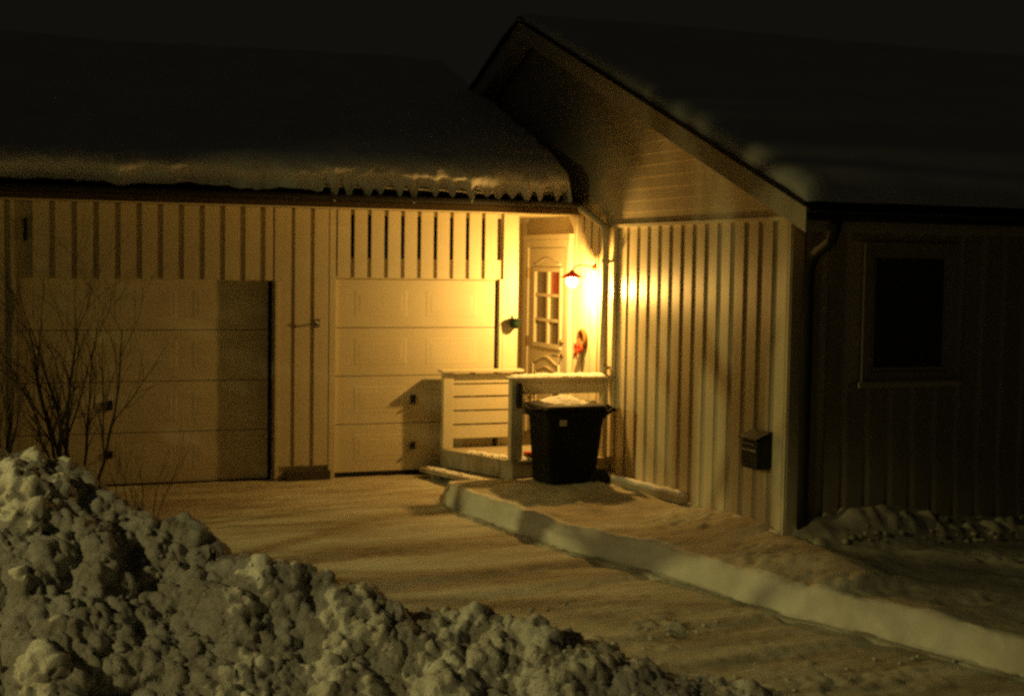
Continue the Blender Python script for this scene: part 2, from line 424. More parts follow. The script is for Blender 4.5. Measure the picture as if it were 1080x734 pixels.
# planter on the garage corner
pt = empty('wall_planter', (-.69,-.09,1.62), 'dark green half round pot hung on the board beside the entrance', 'planter')
pm = MB(); pm.lathe([(.001,-.065),(.030,-.06),(.054,-.035),(.064,.0),(.067,.040),(.072,.044),(.072,.054),(.060,.054),(.056,.0),(.001,-.02)], (-.69,-.080,1.645), 24)
pm.build('pot', M['green_pot'], pt, smooth=True)
pm = MB(); pm.box(-.70,-.68,-.016,-.006,1.60,1.73); pm.build('bracket', M['black_iron'], pt)

# garage roof: slab, soffit, fascia, gutter
EY, EZ, SL = -.5, 2.93, .385
def roofz(y): return EZ + SL*(y-EY) if y <= 4 else EZ + SL*(4-EY) - SL*(y-4)
r = MB()
r.prism([(EY,EZ-.04),(4,roofz(4)-.04),(8.6,roofz(8.6)-.04),(8.6,roofz(8.6)+.05),(4,roofz(4)+.05),(EY,EZ+.05)], 0, GX0-.3, -.05)
roof = r.build('roof', M['roofing'], gar)
s = MB(); s.box(GX0-.3, -.06, EY+.02, -.002, 2.865, 2.885); s.build('soffit', M['paint'], roof)
s = MB(); s.box(GX0-.3, -.06, EY-.012, EY+.018, 2.86, 2.925); s.build('fascia', M['brown_wood'], roof)
gm = MB()
pr = [(EY-.015-.055+.055*math.cos(t), 2.985+.055*math.sin(t)) for t in np.linspace(PI,2*PI,9)]
pr2 = [(EY-.015-.055+.049*math.cos(t), 2.985+.049*math.sin(t)) for t in np.linspace(2*PI,PI,9)]
gm.prism(pr+pr2, 0, GX0-.3, -.12)
gm.build('gutter', M['dark_metal'], roof)

# snow on the garage roof: rounded nose with ragged drips
xs = np.arange(GX0-.35, -.10, .02)
top_n = 46
ys_t = np.concatenate([np.linspace(8.2,4,10)[:-1], np.linspace(4,-.15,52)])
def top_surface(x, y):
    base = np.where(y<=4, EZ+SL*(y-EY), EZ+SL*(4-EY)-SL*(y-4))
    th_ = .40 + .05*np.clip((x+7)/6,0,1) + .14*(fbm(x*.9, y*.9, 4, 41)-.5) + .03*(fbm(x*6, y*6, 3, 43)-.5)
    return base + th_
P_Y, P_Z = [], []
for y in ys_t:
    P_Y.append(np.full_like(xs, y)); P_Z.append(top_surface(xs, np.full_like(xs,y)))
z0 = P_Z[-1]
swell = .12*(fbm(xs*1.4, xs*0, 3, 51)-.5)
# ragged lower edge: drips
drip = np.zeros_like(xs)
rng = random.Random(5)
c = GX0
while c < -.25:
    dens = c > -3.0
    wd = rng.uniform(.028,.07) if dens else rng.uniform(.025,.05)
    dp = rng.uniform(.09,.21) if dens else rng.choice([0.0,0.0,.02,.03,.17,.22])
    drip += dp*np.exp(-((xs-c)/wd)**2)
    c += rng.uniform(.13,.24) if dens else rng.uniform(.16,.42)
zl = np.where(xs > -3.0, 3.12, 3.045) + np.where(xs > -3.0, .03, .10)*(fbm(xs*5, xs*0, 3, 61)-.5) - drip
nose = .10 + .03*np.clip((xs+3)/2,0,1)
for t in np.linspace(.12, 1, 15):
    ang = t*PI*.5
    yy = -.15 - (.33+nose+swell)*np.sin(ang)
    zt = z0 - .02
    zb = np.where(t > .0, 3.21, 0)
    zz = zb + (zt-zb)*np.cos(ang)
    n_ = .07*(fbm(xs*3, zz*5, 4, 71)-.5) - .025*billow(xs, zz*1.5, 4, 72) + .018*(fbm(xs*12, zz*12, 3, 73)-.5)
    P_Y.append(yy+n_); P_Z.append(zz + n_*.6)
yl = P_Y[-1]; zlst = P_Z[-1]
for t in np.linspace(.12,1,12):
    n_ = .02*(fbm(xs*9, np.full_like(xs,t*3), 3, 75)-.5)
    P_Y.append(yl + .02*np.sin(t*PI) + .035*t + n_); P_Z.append(zlst + (zl-zlst)*t)
yb = P_Y[-1]; zb = P_Z[-1]
for t in (.3,.6,1.0):
    P_Y.append(yb + t*.055); P_Z.append(zb + t*(3.08-zb)*.9)
P_Y.append(np.full_like(xs,-.30)); P_Z.append(np.full_like(xs,3.03))
YS = np.array(P_Y); ZS = np.array(P_Z)
XS = np.repeat(xs[None,:], len(P_Y), 0)
# the right end of the snow draws back from the gable wall
lim = -.20 - .10*np.clip((.6-YS)/1.0,0,1) + .08*(fbm(YS*2.2,ZS*2,3,81)-.5)*2
pull = np.clip((XS+1.6)/1.5, 0, 1)
XS = XS + pull*(lim+.10)
# close the right end by a last column dropped to the roof
endY, endZ = YS[:,-1:], np.minimum(ZS[:,-1:], EZ+SL*(np.clip(YS[:,-1:],-.5,4)-EY)+.02)
XS = np.concatenate([XS, XS[:,-1:]+.035, XS[:,-1:]+.04], 1)
YS = np.concatenate([YS, YS[:,-1:], endY], 1)
ZS = np.concatenate([ZS, ZS[:,-1:]*.35+endZ*.65, endZ], 1)
grid_mesh('roof_snow', XS, YS, ZS, M['snow'], gar)

# ------------------------------------------------------------------ gabled house
hs = empty('gabled_house', (3, 0, 0), 'cream gabled house with vertical boards below and lap siding in the gable', 'house')
HC = -4.6       # front corner
PKY, PKZ = .90, 5.07
def rz(y): return PKZ - .385*abs(y-PKY)        # underside of roof
w = MB()
TOPW = 2.74
gp = [(HC,-.6),(HC,rz(HC)-.03),(PKY,PKZ-.03),(5.9,rz(5.9)-.03),(5.9,-.6)]
w.prism(gp, 0, .015, .16)
w.box(.16, 9, HC, HC+.14, -.6, rz(HC)-.03)
w.box(.16, 9, 5.76, 5.9, -.6, rz(HC)-.03)
w.box(8.86, 9, HC+.14, 5.76, -.6, rz(HC)-.03)
w.build('wall', M['paint_dirty_shade'], hs)
# vertical over-boards on the gable side
b_ = MB()
y = HC + .06
while y < -1.0:
    b_.box(.0, .0145, y, y+.150, -.35, TOPW-.012)
    y += .235
b_.build('vertical_boards', M['gloss_paint'], hs)
b_ = MB()
y = -.98
while y < -.12:
    b_.box(.0, .0145, y, min(y+.150,-.115), .2, 2.86)
    y += .20
b_.build('vertical_boards', M['gloss_paint'], hs)
b_ = MB()
y = 1.30
while y < 1.85:
    b_.box(.0, .0145, y, y+.15, .2, 2.86); y += .20
b_.build('vertical_boards', M['gloss_paint'], hs)
# lap siding in the gable
lp = MB()
z = TOPW; i = 0
while z < PKZ-.12:
    zt = z+.115
    # wall extent at this height
    half = (PKZ-.06-zt)/.385
    y0 = max(HC+.005, PKY-half); y1 = min(5.88, PKY+half)
    ystart = y0
    # below the garage ceiling the lap stops at the downpipe
    yend = y1 if z > 2.95 else -1.05
    lp.prism([(-.011,z),(.0145,z),(.0145,zt),(-.004,zt)], 1, ystart, yend)
    z += .115
lo = lp.build('lap_siding', M['paint_dirty_shade'], hs)
t_ = MB(); t_.box(-.03, .0145, HC-.005, -1.06, TOPW-.035, TOPW-.002)
t_.build('drip_board', M['trim'], hs)
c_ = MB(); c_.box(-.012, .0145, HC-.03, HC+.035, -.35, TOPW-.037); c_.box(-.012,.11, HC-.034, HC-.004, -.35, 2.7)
c_.build('corner_board', M['paint_dirty_shade'], hs, bevel=.004)  # darker paint stands in for the shadow band at the corner
# front boards (facing the street)
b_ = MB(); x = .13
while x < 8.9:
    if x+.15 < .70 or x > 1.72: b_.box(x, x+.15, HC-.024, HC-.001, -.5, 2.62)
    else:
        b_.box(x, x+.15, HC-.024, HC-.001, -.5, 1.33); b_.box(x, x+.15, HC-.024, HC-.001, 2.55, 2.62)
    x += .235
b_.build('front_boards', M['front_shade_paint'], hs)
# front window
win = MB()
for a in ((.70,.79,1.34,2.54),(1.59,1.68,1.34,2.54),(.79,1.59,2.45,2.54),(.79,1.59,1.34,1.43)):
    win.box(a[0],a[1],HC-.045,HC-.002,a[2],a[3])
win = win.build('window', M['front_shade_paint'], hs, bevel=.004)
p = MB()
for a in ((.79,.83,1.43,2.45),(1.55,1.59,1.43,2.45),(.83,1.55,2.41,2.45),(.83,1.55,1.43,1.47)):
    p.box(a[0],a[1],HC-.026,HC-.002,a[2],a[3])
p.build('window_frame', M['front_shade_paint'], win)
p = MB(); p.box(.83,1.55,HC-.012,HC-.004,1.47,2.41); p.build('pane', M['glass_dark'], win)
p = MB(); p.box(.67,1.71,HC-.085,HC-.046,1.30,1.345); p.build('sill', M['paint_dirty_shade'], win)

# roof with overhang at the rake
RX0 = -.30
EYH = -5.26
r = MB()
def roofprof(t0, t1, y0=EYH, y1=6.7):
    return [(y0,rz(y0)+t0),(PKY,PKZ+t0),(y1,rz(y1)+t0),(y1,rz(y1)+t1),(PKY,PKZ+t1),(y0,rz(y0)+t1)]
r.prism(roofprof(.02,.13,EYH+.02,6.68), 0, RX0+.03, 9.4)
rf = r.build('roof', M['roofing'], hs)
s = MB(); s.prism(roofprof(-.004,.018,EYH+.03,6.66), 0, RX0+.032, .0); s.box(0.02, 9.3, EYH+.05, HC-.03, 2.66, 2.685)
s.build('soffit', M['paint_dirty_shade'], rf)
s = MB(); s.prism([(EYH,rz(EYH)-.11),(PKY,PKZ-.11),(PKY,PKZ+.09),(EYH,rz(EYH)+.09)], 0, RX0, RX0+.028)
s.prism([(PKY,PKZ-.11),(6.7,rz(6.7)-.11),(6.7,rz(6.7)+.09),(PKY,PKZ+.09)], 0, RX0, RX0+.028)
s.build('barge_board', M['paint_dirty_shade'], rf)
s = MB(); s.prism(roofprof(.092,.16,EYH-.01,6.71), 0, RX0-.02, RX0+.027)
s.build('edge_flashing', M['dark_metal'], rf)
s = MB(); s.box(RX0+.03, 9.4, EYH-.0, EYH+.028, 2.60, rz(EYH)+.06); s.build('fascia', M['paint_dirty_shade'], rf)
s = MB()
yc, zc_ = EYH-.065, 2.74
pr = [(yc+.06*math.cos(t), zc_+.06*math.sin(t)) for t in np.linspace(PI,2*PI,9)]
pr2 = [(yc+.054*math.cos(t), zc_+.054*math.sin(t)) for t in np.linspace(2*PI,PI,9)]
s.prism(pr+pr2, 0, -.30, 9.4); s.build('gutter', M['dark_metal'], rf)
s = MB(); s.tube([(-.06,EYH-.06,2.70),(-.06,EYH-.05,2.62),(-.02,-5.2,2.52),(.06,-4.85,2.42),(.11,-4.72,2.32),(.11,-4.70,2.2),(.11,-4.70,.0)], .045, 14)
s.build('downpipe', M['dark_metal'], rf, smooth=True)
# downpipe in the inner corner
s = MB(); s.tube([(-.13,EY-.07,2.97),(-.12,EY-.10,2.91),(-.10,-.72,2.865),(-.08,-1.02,2.75),(-.075,-1.12,2.70),(-.075,-1.13,2.62),(-.075,-1.13,2.5),(-.075,-1.13,.25)], .042, 14)
dpp = s.build('drainpipe', M['trim'], None, smooth=True)
tag(dpp, 'cream drainpipe running down the inner corner right of the wall lamp', 'drainpipe')
for zc in (1.22, 2.35):
    k_ = MB(); k_.lathe([(.047,-.018),(.054,-.018),(.054,.018),(.047,.018)], (-.075,-1.13,zc), 16); k_.box(-.04,-.0,-1.14,-1.12,zc-.015,zc+.015)
    k_.build('pipe_clamp', M['trim'], dpp)

# snow on the gabled roof, rolled edge at the rake
vs = np.concatenate([[0,.0,.01,.03,.06,.10,.16,.24], np.linspace(.35,9.7,40)])
yy = np.arange(EYH-.06, 6.6, .05)
U, V = np.meshgrid(yy, vs, indexing='ij')
thick = .09 + .07*np.clip((PKY-U)/5,0,1) + .035*(fbm(U*1.2, V*1.2, 4, 91)-.5)
edge = np.sqrt(np.clip(1-(1-np.clip(V/.16,0,1))**2,0,1))
eave = np.sqrt(np.clip(1-(1-np.clip((U-(EYH-.06))/.18,0,1))**2,0.0,1))
ZG = PKZ+.155-.385*np.abs(U-PKY) - .12*np.exp(-((U-PKY)/.25)**2)*.35
ZG = ZG + thick*edge*eave + .02*(fbm(U*7,V*7,3,93)-.5)
XG = RX0-.03 + V + .03*(fbm(U*3,V*0,3,95)-.5)
grid_mesh('roof_snow', XG, U, ZG, M['snow'], hs, flip=True)

# ------------------------------------------------------------------ entrance door (in the gable side wall, inside the recess)
ed = MB()
Y0, Y1, Z0, Z1 = .0, 1.12, .30, 2.50
# leaf with opening for glass
GY0, GY1, GZ0, GZ1 = .14, .93, 1.36, 2.24
ed.box(-.035, .0145, Y0, GY0, Z0, Z1); ed.box(-.035, .0145, GY1, Y1, Z0, Z1)
ed.box(-.035, .0145, GY0, GY1, Z0, GZ0); ed.box(-.035, .0145, GY0, GY1, GZ1, Z1)
door = ed.build('entrance_door', M['trim'], hs)
mm = MB()
bw = .028
for a in ((GY0-.03,GY0+.02,GZ0-.03,GZ1+.03),(GY1-.02,GY1+.03,GZ0-.03,GZ1+.03)):
    mm.box(-.052,-.036,a[0],a[1],a[2],a[3])
mm.box(-.052,-.036,GY0+.02,GY1-.02,GZ1-.02,GZ1+.03); mm.box(-.052,-.036,GY0+.02,GY1-.02,GZ0-.03,GZ0+.02)
ym = (GY0+GY1)/2
mm.box(-.040,-.012,ym-bw,ym+bw,GZ0+.0,GZ1-.0)
dz = (GZ1-GZ0)/3
for k in (1,2):
    zz = GZ0+dz*k
    mm.box(-.039,-.012,GY0,ym-bw,zz-.018,zz+.018); mm.box(-.039,-.012,ym+bw,GY1,zz-.018,zz+.018)
mm.build('muntins', M['trim'], door)
for ci, (a, b) in enumerate(((GY0,ym),(ym,GY1))):
    for k in range(3):
        q = MB(); q.box(-.010,-.004,a+.001,b-.001,GZ0+dz*k+.001,GZ0+dz*(k+1)-.001)
        q = q.build('pane', M['glass_red'] if (ci==0 and k==2) else M['glass_door'], door)
        if ci==0 and k==2: q['label'] = 'red pane at the top right of the door window'
# arched mouldings on the leaf
def arch(z, a, up, yA, yB, r=.010):
    pts = []
    for t in np.linspace(0,1,15):
        pts.append((-.038, yA+(yB-yA)*t, z + up*math.sin(PI*t)**2*a))
    return pts
ar = MB()
ar.tube(arch(1.14,.08,1,.16,.95), .012, 6); ar.tube(arch(1.05,.05,1,.26,.85), .010, 6)
ar.tube([(-.038,.16,1.14),(-.038,.16,.50),(-.038,.95,.50),(-.038,.95,1.14)], .012, 6)
ar.tube([(-.038,.26,1.05),(-.038,.26,.60),(-.038,.85,.60),(-.038,.85,1.05)], .010, 6)
ar.build('moulding', M['trim'], door, smooth=True); ar = MB()
ar.tube(arch(2.31,.07,1,.16,.95), .010, 6)
ar.build('moulding', M['trim'], door, smooth=True)
hd = MB(); hd.lathe([(.001,-.01),(.026,-.01),(.026,.0),(.001,.0)], (-.036,.075,1.26), 16, 'x')
hd.tube([(-.04,.075,1.26),(-.095,.075,1.26),(-.10,.12,1.26),(-.10,.22,1.255)], .011, 8)
hd.build('door_handle', M['brass'], door, smooth=True)
hd = MB(); hd.lathe([(.001,-.035),(.02,-.03),(.028,-.012),(.028,.0),(.001,.0)], (-.036,.075,1.42), 16, 'x'); hd.build('lock', M['brass'], door, smooth=True)
for zc in (.55,1.38,2.20):
    hg = MB(); hg.tube([(-.045,1.125,zc-.06),(-.045,1.125,zc+.06)], .014, 8); hg.build('hinge', M['brass'], door)
df = MB()
df.box(-.05,.0145,Y1+.012,1.27,.27,2.60); df.box(-.05,.0145,-.105,-.008,.27,2.60); df.box(-.05,.0145,-.008,Y1+.012,2.508,2.60)
df.box(-.06,.0145,-.13,1.29,2.602,2.66)
df.build('door_frame', M['trim'], hs, bevel=.004)
# ceiling of the recess
cm = MB(); cm.box(-.62, -.0, .0, 1.9, 2.865, 2.9); cm.build('recess_ceiling', M['paint'], gar)

# ------------------------------------------------------------------ wall lamp
LX, LY, LZ = -.29, -.74, 2.20
lm = empty('wall_lamp', (0,LY,LZ+.06), 'lit outdoor wall lamp with a small red cone shade on a thin arm', 'wall lamp')
a = MB(); a.lathe([(.001,-.03),(.030,-.028),(.040,-.012),(.042,.0),(.001,.0)], (-.001,LY+.02,LZ+.085), 18, 'x'); a.build('wall_plate', M['red'], lm, smooth=True)
a = MB(); a.tube([(-.03,LY+.02,LZ+.085),(-.10,LY+.015,LZ+.10),(-.18,LY+.01,LZ+.105),(-.235,LY,LZ+.10),(-.262,LY,LZ+.075),(LX,LY,LZ+.045)], .008, 8)
a.build('arm', M['black_iron'], lm, smooth=True)
a = MB(); a.lathe([(.014,.055),(.018,.05),(.034,.028),(.070,.004),(.125,-.026),(.125,-.031)], (LX,LY,LZ), 32)
a.build('lamp_shade', M['shade'], lm, smooth=True)
a = MB()
pr = [(.058*math.sin(t), -.070-.058*math.cos(t)) for t in np.linspace(0.02,PI-.35,14)]
a.lathe(pr, (LX,LY,LZ), 20)
a.build('globe', M['bulb'], lm, smooth=True)

pl_d = bpy.data.lights.new('porch_light', 'POINT'); pl_d.color = (1,.53,.11); pl_d.energy = 185; pl_d.shadow_soft_size = .035
pl_o = bpy.data.objects.new('porch_light', pl_d); COL.objects.link(pl_o); pl_o.location = (LX, LY, LZ-.165)

# wreath with red bow, and broom
wr = empty('straw_wreath', (-.03,-.46,1.49), 'small brown straw wreath with red bow hanging beside the entrance door', 'wreath')
a = MB(); pts = [(-.03, -.46+.085*math.cos(t), 1.49+.085*math.sin(t)*1.05) for t in np.linspace(0,2*PI,25)]
a.tube(pts, .026, 10); a.build('ring', M['straw'], wr, smooth=True)
a = MB()
for s_ in (-1,1):
    pts = [(-.06,-.43+s_*.09*math.sin(t)*.9, 1.385+.035*math.sin(2*t)) for t in np.linspace(0,PI,10)]
    a.tube(pts, [.008,.016,.02,.022,.022,.022,.02,.018,.014,.008], 6)
for s_ in (0,1):
    a.tube([(-.06,-.43+.01*s_,1.385),(-.065,-.40+.05*s_,1.32),(-.06,-.39+.08*s_,1.26)], [.012,.014,.010], 6)
a.build('bow', M['ribbon'], wr, smooth=True)
br = empty('broom', (-.1,-.2,.27), 'pale broom handle leaning below the wreath by the door', 'broom')
a = MB(); a.tube([(-.04,-.42,1.36),(-.16,-.12,.42)], .013, 8); a.build('handle', M['broom'], br)
a = MB(); a.prism([(-.20,.42),(-.04,.42),(.02,.27),(-.26,.27)], 0, -.19, -.14); a.build('brush', M['broom'], br)

# ------------------------------------------------------------------ porch
po = empty('porch', (-.7,-.6,.0), 'small raised wooden porch with board railings in front of the entrance', 'porch')
DZ = .265
out = [(-1.55,-.08),(-1.13,-1.2),(-.02,-1.2),(-.02,-.08)]
d = MB()
d.prism([(-1.57,-.075),(-1.145,-1.225),(-.005,-1.225),(-.005,-.075)], 2, DZ-.03, DZ)
d.build('deck', M['deck'], po)
d = MB()
def plank(mb, a, b, z0, z1, t=.03):
    dx, dy = b[0]-a[0], b[1]-a[1]; l = math.hypot(dx,dy); nx, ny = -dy/l*t, dx/l*t
    mb.add([(a[0],a[1],z0),(b[0],b[1],z0),(b[0]+nx,b[1]+ny,z0),(a[0]+nx,a[1]+ny,z0),(a[0],a[1],z1),(b[0],b[1],z1),(b[0]+nx,b[1]+ny,z1),(a[0]+nx,a[1]+ny,z1)],
           [(0,3,2,1),(4,5,6,7),(0,1,5,4),(1,2,6,5),(2,3,7,6),(3,0,4,7)])
plank(d, (-1.55,-.08), (-1.13,-1.20), .07, DZ-.032)
d.box(-1.128, -.02, -1.205, -1.175, .05, DZ-.032)
d.box(-1.0, -.92, -1.235, -1.207, -.1, DZ-.04)
d.build('skirt_board', M['deck'], po)
st = MB()
st.prism([(-1.80,-.10),(-1.44,-1.30),(-1.12,-1.30),(-1.12,-1.215),(-1.165,-1.20),(-1.585,-.08)], 2, .02, .065)
st.build('step', M['deck'], po, bevel=.005)
for bx_ in ((-1.70,-1.62,-.3,-.22,-.12,.02),(-1.46,-1.38,-1.15,-1.07,-.2,.02),(-1.1,-1.03,-1.1,-1.03,-.2,DZ-.032),(-1.5,-1.43,-.2,-.13,-.2,DZ-.032)):
    st = MB(); st.box(*bx_); st.build('support_post', M['deck'], po)
# corner post at the front and the back left post
p = MB(); p.box(-1.15,-1.02,-1.2,-1.10,DZ+.001,1.105); p.build('post', M['trim'], po, bevel=.005)
p = MB(); p.box(-1.545,-1.425,-.15,-.07,DZ+.001,1.105); p.build('post', M['trim'], po, bevel=.005)
p = MB(); p.box(-.10,-.04,-1.19,-1.12,DZ+.001,1.105); p.build('post', M['trim'], po, bevel=.005)
# back railing panel
p = MB()
zt = [(.985,1.10),(.845,.978),(.690,.835),(.537,.682),(.375,.528)]
for a, b in zt: p.box(-1.424,-.62,-.135,-.108,a+.003,b-.009)
p.box(-1.22,-1.16,-.108,-.085,.375,1.10); p.box(-.70,-.64,-.108,-.085,.375,1.10)
p.build('railing_boards', M['trim'], po)
p = MB(); p.box(-1.575,-.61,-.19,-.04,1.106,1.135); p.build('handrail', M['trim'], po, bevel=.004)
# front railing
p = MB(); p.box(-1.018,-.105,-1.185,-1.155,.955,1.10); p.box(-1.018,-.105,-1.185,-1.155,.75,.80+.03)
p.box(-.66,-.60,-1.152,-1.125,.40,1.10)
p.build('railing_boards', M['trim'], po)
p = MB(); p.box(-1.185,-.005,-1.24,-1.07,1.106,1.135); p.build('handrail', M['trim'], po, bevel=.004)
# snow on the deck, step and rail
def snow_strip(name, poly, z, th, parent, seed, ragged=.03, res=.022):
    """snow lying on a convex polygon poly at height z, thickness th, ragged edges"""
    P = np.array(poly); x0, y0 = P.min(0); x1, y1 = P.max(0)
    X, Y = np.meshgrid(np.arange(x0-.03,x1+.03,res), np.arange(y0-.03,y1+.03,res), indexing='ij')
    d = np.full(X.shape, 9.)
    ar_ = sum(P[i][0]*P[(i+1)%len(P)][1]-P[(i+1)%len(P)][0]*P[i][1] for i in range(len(P)))
    sg = 1 if ar_ > 0 else -1
    for i in range(len(P)):
        a, b = P[i], P[(i+1)%len(P)]; l = np.hypot(*(b-a))
        d = np.minimum(d, sg*((b[0]-a[0])*(Y-a[1])-(b[1]-a[1])*(X-a[0]))/l)
    d = d - ragged*(fbm(X*14,Y*14,3,seed))*1.2
    Z = z - .004 + th*np.sqrt(np.clip(d/.05,0,1))*(.55+.9*fbm(X*5,Y*5,3,seed+3)) + .5*th*(lumps(X,Y,.05,seed)-.2)*(d>.01)
    keep = d > -.012
    idx = -np.ones(X.shape,int); vs=[]; fs=[]
    m, n = X.shape
    kk = keep[:-1,:-1]&keep[1:,:-1]&keep[1:,1:]&keep[:-1,1:]
    for i, j in zip(*np.nonzero(kk)):
        q=[]
        for a_, b_ in ((i,j),(i+1,j),(i+1,j+1),(i,j+1)):
            if idx[a_,b_] < 0: idx[a_,b_]=len(vs); vs.append((X[a_,b_],Y[a_,b_],max(Z[a_,b_], z-.003)))
            q.append(idx[a_,b_])
        fs.append(tuple(q))
    mb = MB(); mb.add(vs, fs)
    return mb.build(name, M['snow'], parent, smooth=True)
snow_strip('snow_cover', [(-1.18,-1.235),(-.02,-1.235),(-.02,-1.075),(-1.18,-1.075)], 1.136, .030, po, 1, .03)
snow_strip('snow_cover', [(-1.46,-.45),(-1.14,-1.12),(-.95,-1.12),(-1.28,-.45)], DZ+.001, .030, po, 2, .06)
snow_strip('snow_cover', [(-1.79,-.12),(-1.44,-1.28),(-1.30,-1.28),(-1.60,-.12)], .066, .022, po, 3, .07)
snow_strip('snow_cover', [(-1.12,-1.222),(-.75,-1.222),(-.75,-1.02),(-1.0,-1.02)], DZ+.001, .045, po, 4, .02)
# black oval boot brush / thermometer hung on the post
a = MB(); prof = [(.001,-.135),(.022,-.13),(.034,-.10),(.038,0),(.034,.10),(.022,.13),(.001,.135)]
a.lathe(prof, (-1.075,-1.228,.945), 18)
bb = empty('post_fitting', (-1.075,-1.22,.945), 'long dark oval fitting hung on the front post of the porch', 'fitting')
a.build('body', M['black_iron'], bb, smooth=True)
a = MB(); a.tube([(-1.04,-1.235,.99),(-.97,-1.26,.91),(-.93,-1.27,.94)], .006, 6); a.tube([(-1.04,-1.235,.88),(-.97,-1.27,.95),(-.91,-1.28,.97)], .006, 6)
a.build('wire_hook', M['black_iron'], bb)
# small red and white pot saucer at the deck edge
a = MB(); a.lathe([(.001,0),(.045,0),(.06,.03),(.062,.036),(.05,.036),(.001,.02)], (-.92,-1.13,DZ+.04), 20)
tag(a.build('saucer', M['ribbon'], None, smooth=True), 'small red saucer half buried in snow at the porch edge', 'saucer')

# ------------------------------------------------------------------ wheelie bin
BX, BY = -.79, -1.60
bn = empty('wheelie_bin', (BX,BY,.05), 'black wheelie bin with snow on its lid between the porch and the wall', 'wheelie bin')
b0, b1 = .03, .86
def ring(z, x0, x1, y0, y1, r=.04, n=4):
    pts = []
    for cx, cy, a0 in ((x1-r,y1-r,0),(x0+r,y1-r,PI/2),(x0+r,y0+r,PI),(x1-r,y0+r,3*PI/2)):
        for k in range(n+1):
            t = a0+PI/2*k/n; pts.append((cx+r*math.cos(t), cy+r*math.sin(t), z))
    return pts
def loft(mb, rings, cap0=True, cap1=True):
    n = len(rings[0]); base = len(mb.v)
    for rr_ in rings: mb.v += rr_
    for i in range(len(rings)-1):
        for k in range(n):
            mb.f.append((base+i*n+k, base+i*n+(k+1)%n, base+(i+1)*n+(k+1)%n, base+(i+1)*n+k))
    if cap0: mb.f.append(tuple(base+k for k in range(n))[::-1])
    if cap1: mb.f.append(tuple(base+(len(rings)-1)*n+k for k in range(n)))
m_ = MB()
loft(m_, [ring(b0,-.965,-.50,-1.83,-1.38), ring(b0+.06,-.98,-.47,-1.84,-1.37), ring(.60,-1.01,-.42,-1.87,-1.34),
          ring(.76,-1.02,-.405,-1.88,-1.33), ring(.765,-1.04,-.385,-1.90,-1.31), ring(.84,-1.05,-.375,-1.905,-1.305), ring(.845,-1.035,-.39,-1.89,-1.32)])
m_.build('body', M['black_plastic'], bn, smooth=False)
m_ = MB()
loft(m_, [ring(.847,-1.065,-.37,-1.915,-1.295,.05), ring(.875,-1.075,-.365,-1.92,-1.29,.05), ring(.895,-1.05,-.38,-1.90,-1.31,.05),
          ring(.915,-.95,-.45,-1.82,-1.39,.05), ring(.92,-.90,-.52,-1.76,-1.45,.05)])
lid = m_.build('lid', M['black_plastic'], bn)
m_ = MB()
for yy_ in (-1.78,-1.43):
    m_.tube([(-.385,yy_,.86),(-.33,yy_,.885),(-.29,yy_,.86),(-.285,yy_,.82)], .02, 8)
m_.tube([(-.285,-1.86,.845),(-.285,-1.36,.845)], .021, 10)
m_.tube([(-.40,-1.84,.78),(-.30,-1.84,.845)], .02, 8); m_.tube([(-.40,-1.38,.78),(-.30,-1.38,.845)], .02, 8)
m_.build('handle', M['black_plastic'], bn, smooth=True)
m_ = MB()
m_.tube([(-1.065,-1.80,.865),(-1.10,-1.79,.855),(-1.11,-1.61,.845),(-1.10,-1.43,.855),(-1.065,-1.42,.865)], .016, 8)
m_.build('lid_grip', M['black_plastic'], lid, smooth=True)
for yy_ in (-1.87,-1.385):
    m_ = MB(); m_.lathe([(.02,-.03),(.095,-.03),(.105,-.02),(.105,.02),(.095,.03),(.02,.03),(.02,-.03)], (-.44,yy_,.15), 24, 'y')
    wh = m_.build('wheel', M['wheel'], bn)
m_ = MB(); m_.box(-.90,-.825,-1.893,-1.889,.70,.80)
m_.v = [(x_, y_ + (.775-z_)*0.05 - .002, z_) for x_,y_,z_ in m_.v]
m_.box(-1.0,-.9,-1.9,-1.9,0,0) if False else None
m_.build('sticker', M['sticker'], bn)
# snow cap on the lid
X, Y = np.meshgrid(np.linspace(-1.065,-.375,60), np.linspace(-1.915,-1.295,44), indexing='ij')
ux = (X+.72)/.345; uy = (Y+1.605)/.31
ed_ = np.clip(1-np.maximum(np.abs(ux),np.abs(uy))**3,0,1) - .18*fbm(X*16,Y*16,3,5)
Zc = .868 + .02*np.exp(-(ux**2+uy**2)*2) + np.clip(ed_,-.05,1)*(.045+.05*np.exp(-((ux+.05)**2)*4)) + .014*(lumps(X,Y,.06,3)-.3)*(ed_>.1)
grid_mesh('lid_snow', X, Y, Zc, M['snow'], bn)

# snow covered plank lying along the wall behind the bin
pk = empty('wall_plank', (-.15,-2.0,.1), 'snow topped plank lying at the foot of the boards right of the bin', 'plank')
a = MB(); 
pa, pb = Vector((-.34,-1.62,.12)), Vector((-.06,-2.95,.10))
def beam(mb, a, b, wdt, h0, h1):
    d = (b-a).normalized(); n = Vector((-d.y,d.x,0))*wdt
    vs = []
    for p_ in (a,b):
        for s_ in (-1,1): vs += [p_+n*s_+Vector((0,0,h0)), p_+n*s_+Vector((0,0,h1))]
    mb.add(vs, [(0,1,3,2),(4,6,7,5),(0,4,5,1),(2,3,7,6),(1,5,7,3),(0,2,6,4)])
beam(a, pa, pb, .045, -.04, .03); a.build('board', M['paint_dirty_shade'], pk)
a = MB(); pts = [pa.lerp(pb,t)+Vector((random.uniform(-.008,.008),0,.035+random.uniform(-.006,.01))) for t in np.linspace(0,1,24)]
a.tube(pts, [.034+random.uniform(-.008,.010) for _ in pts], 10); a.build('snow_cover', M['snow'], pk, smooth=True)

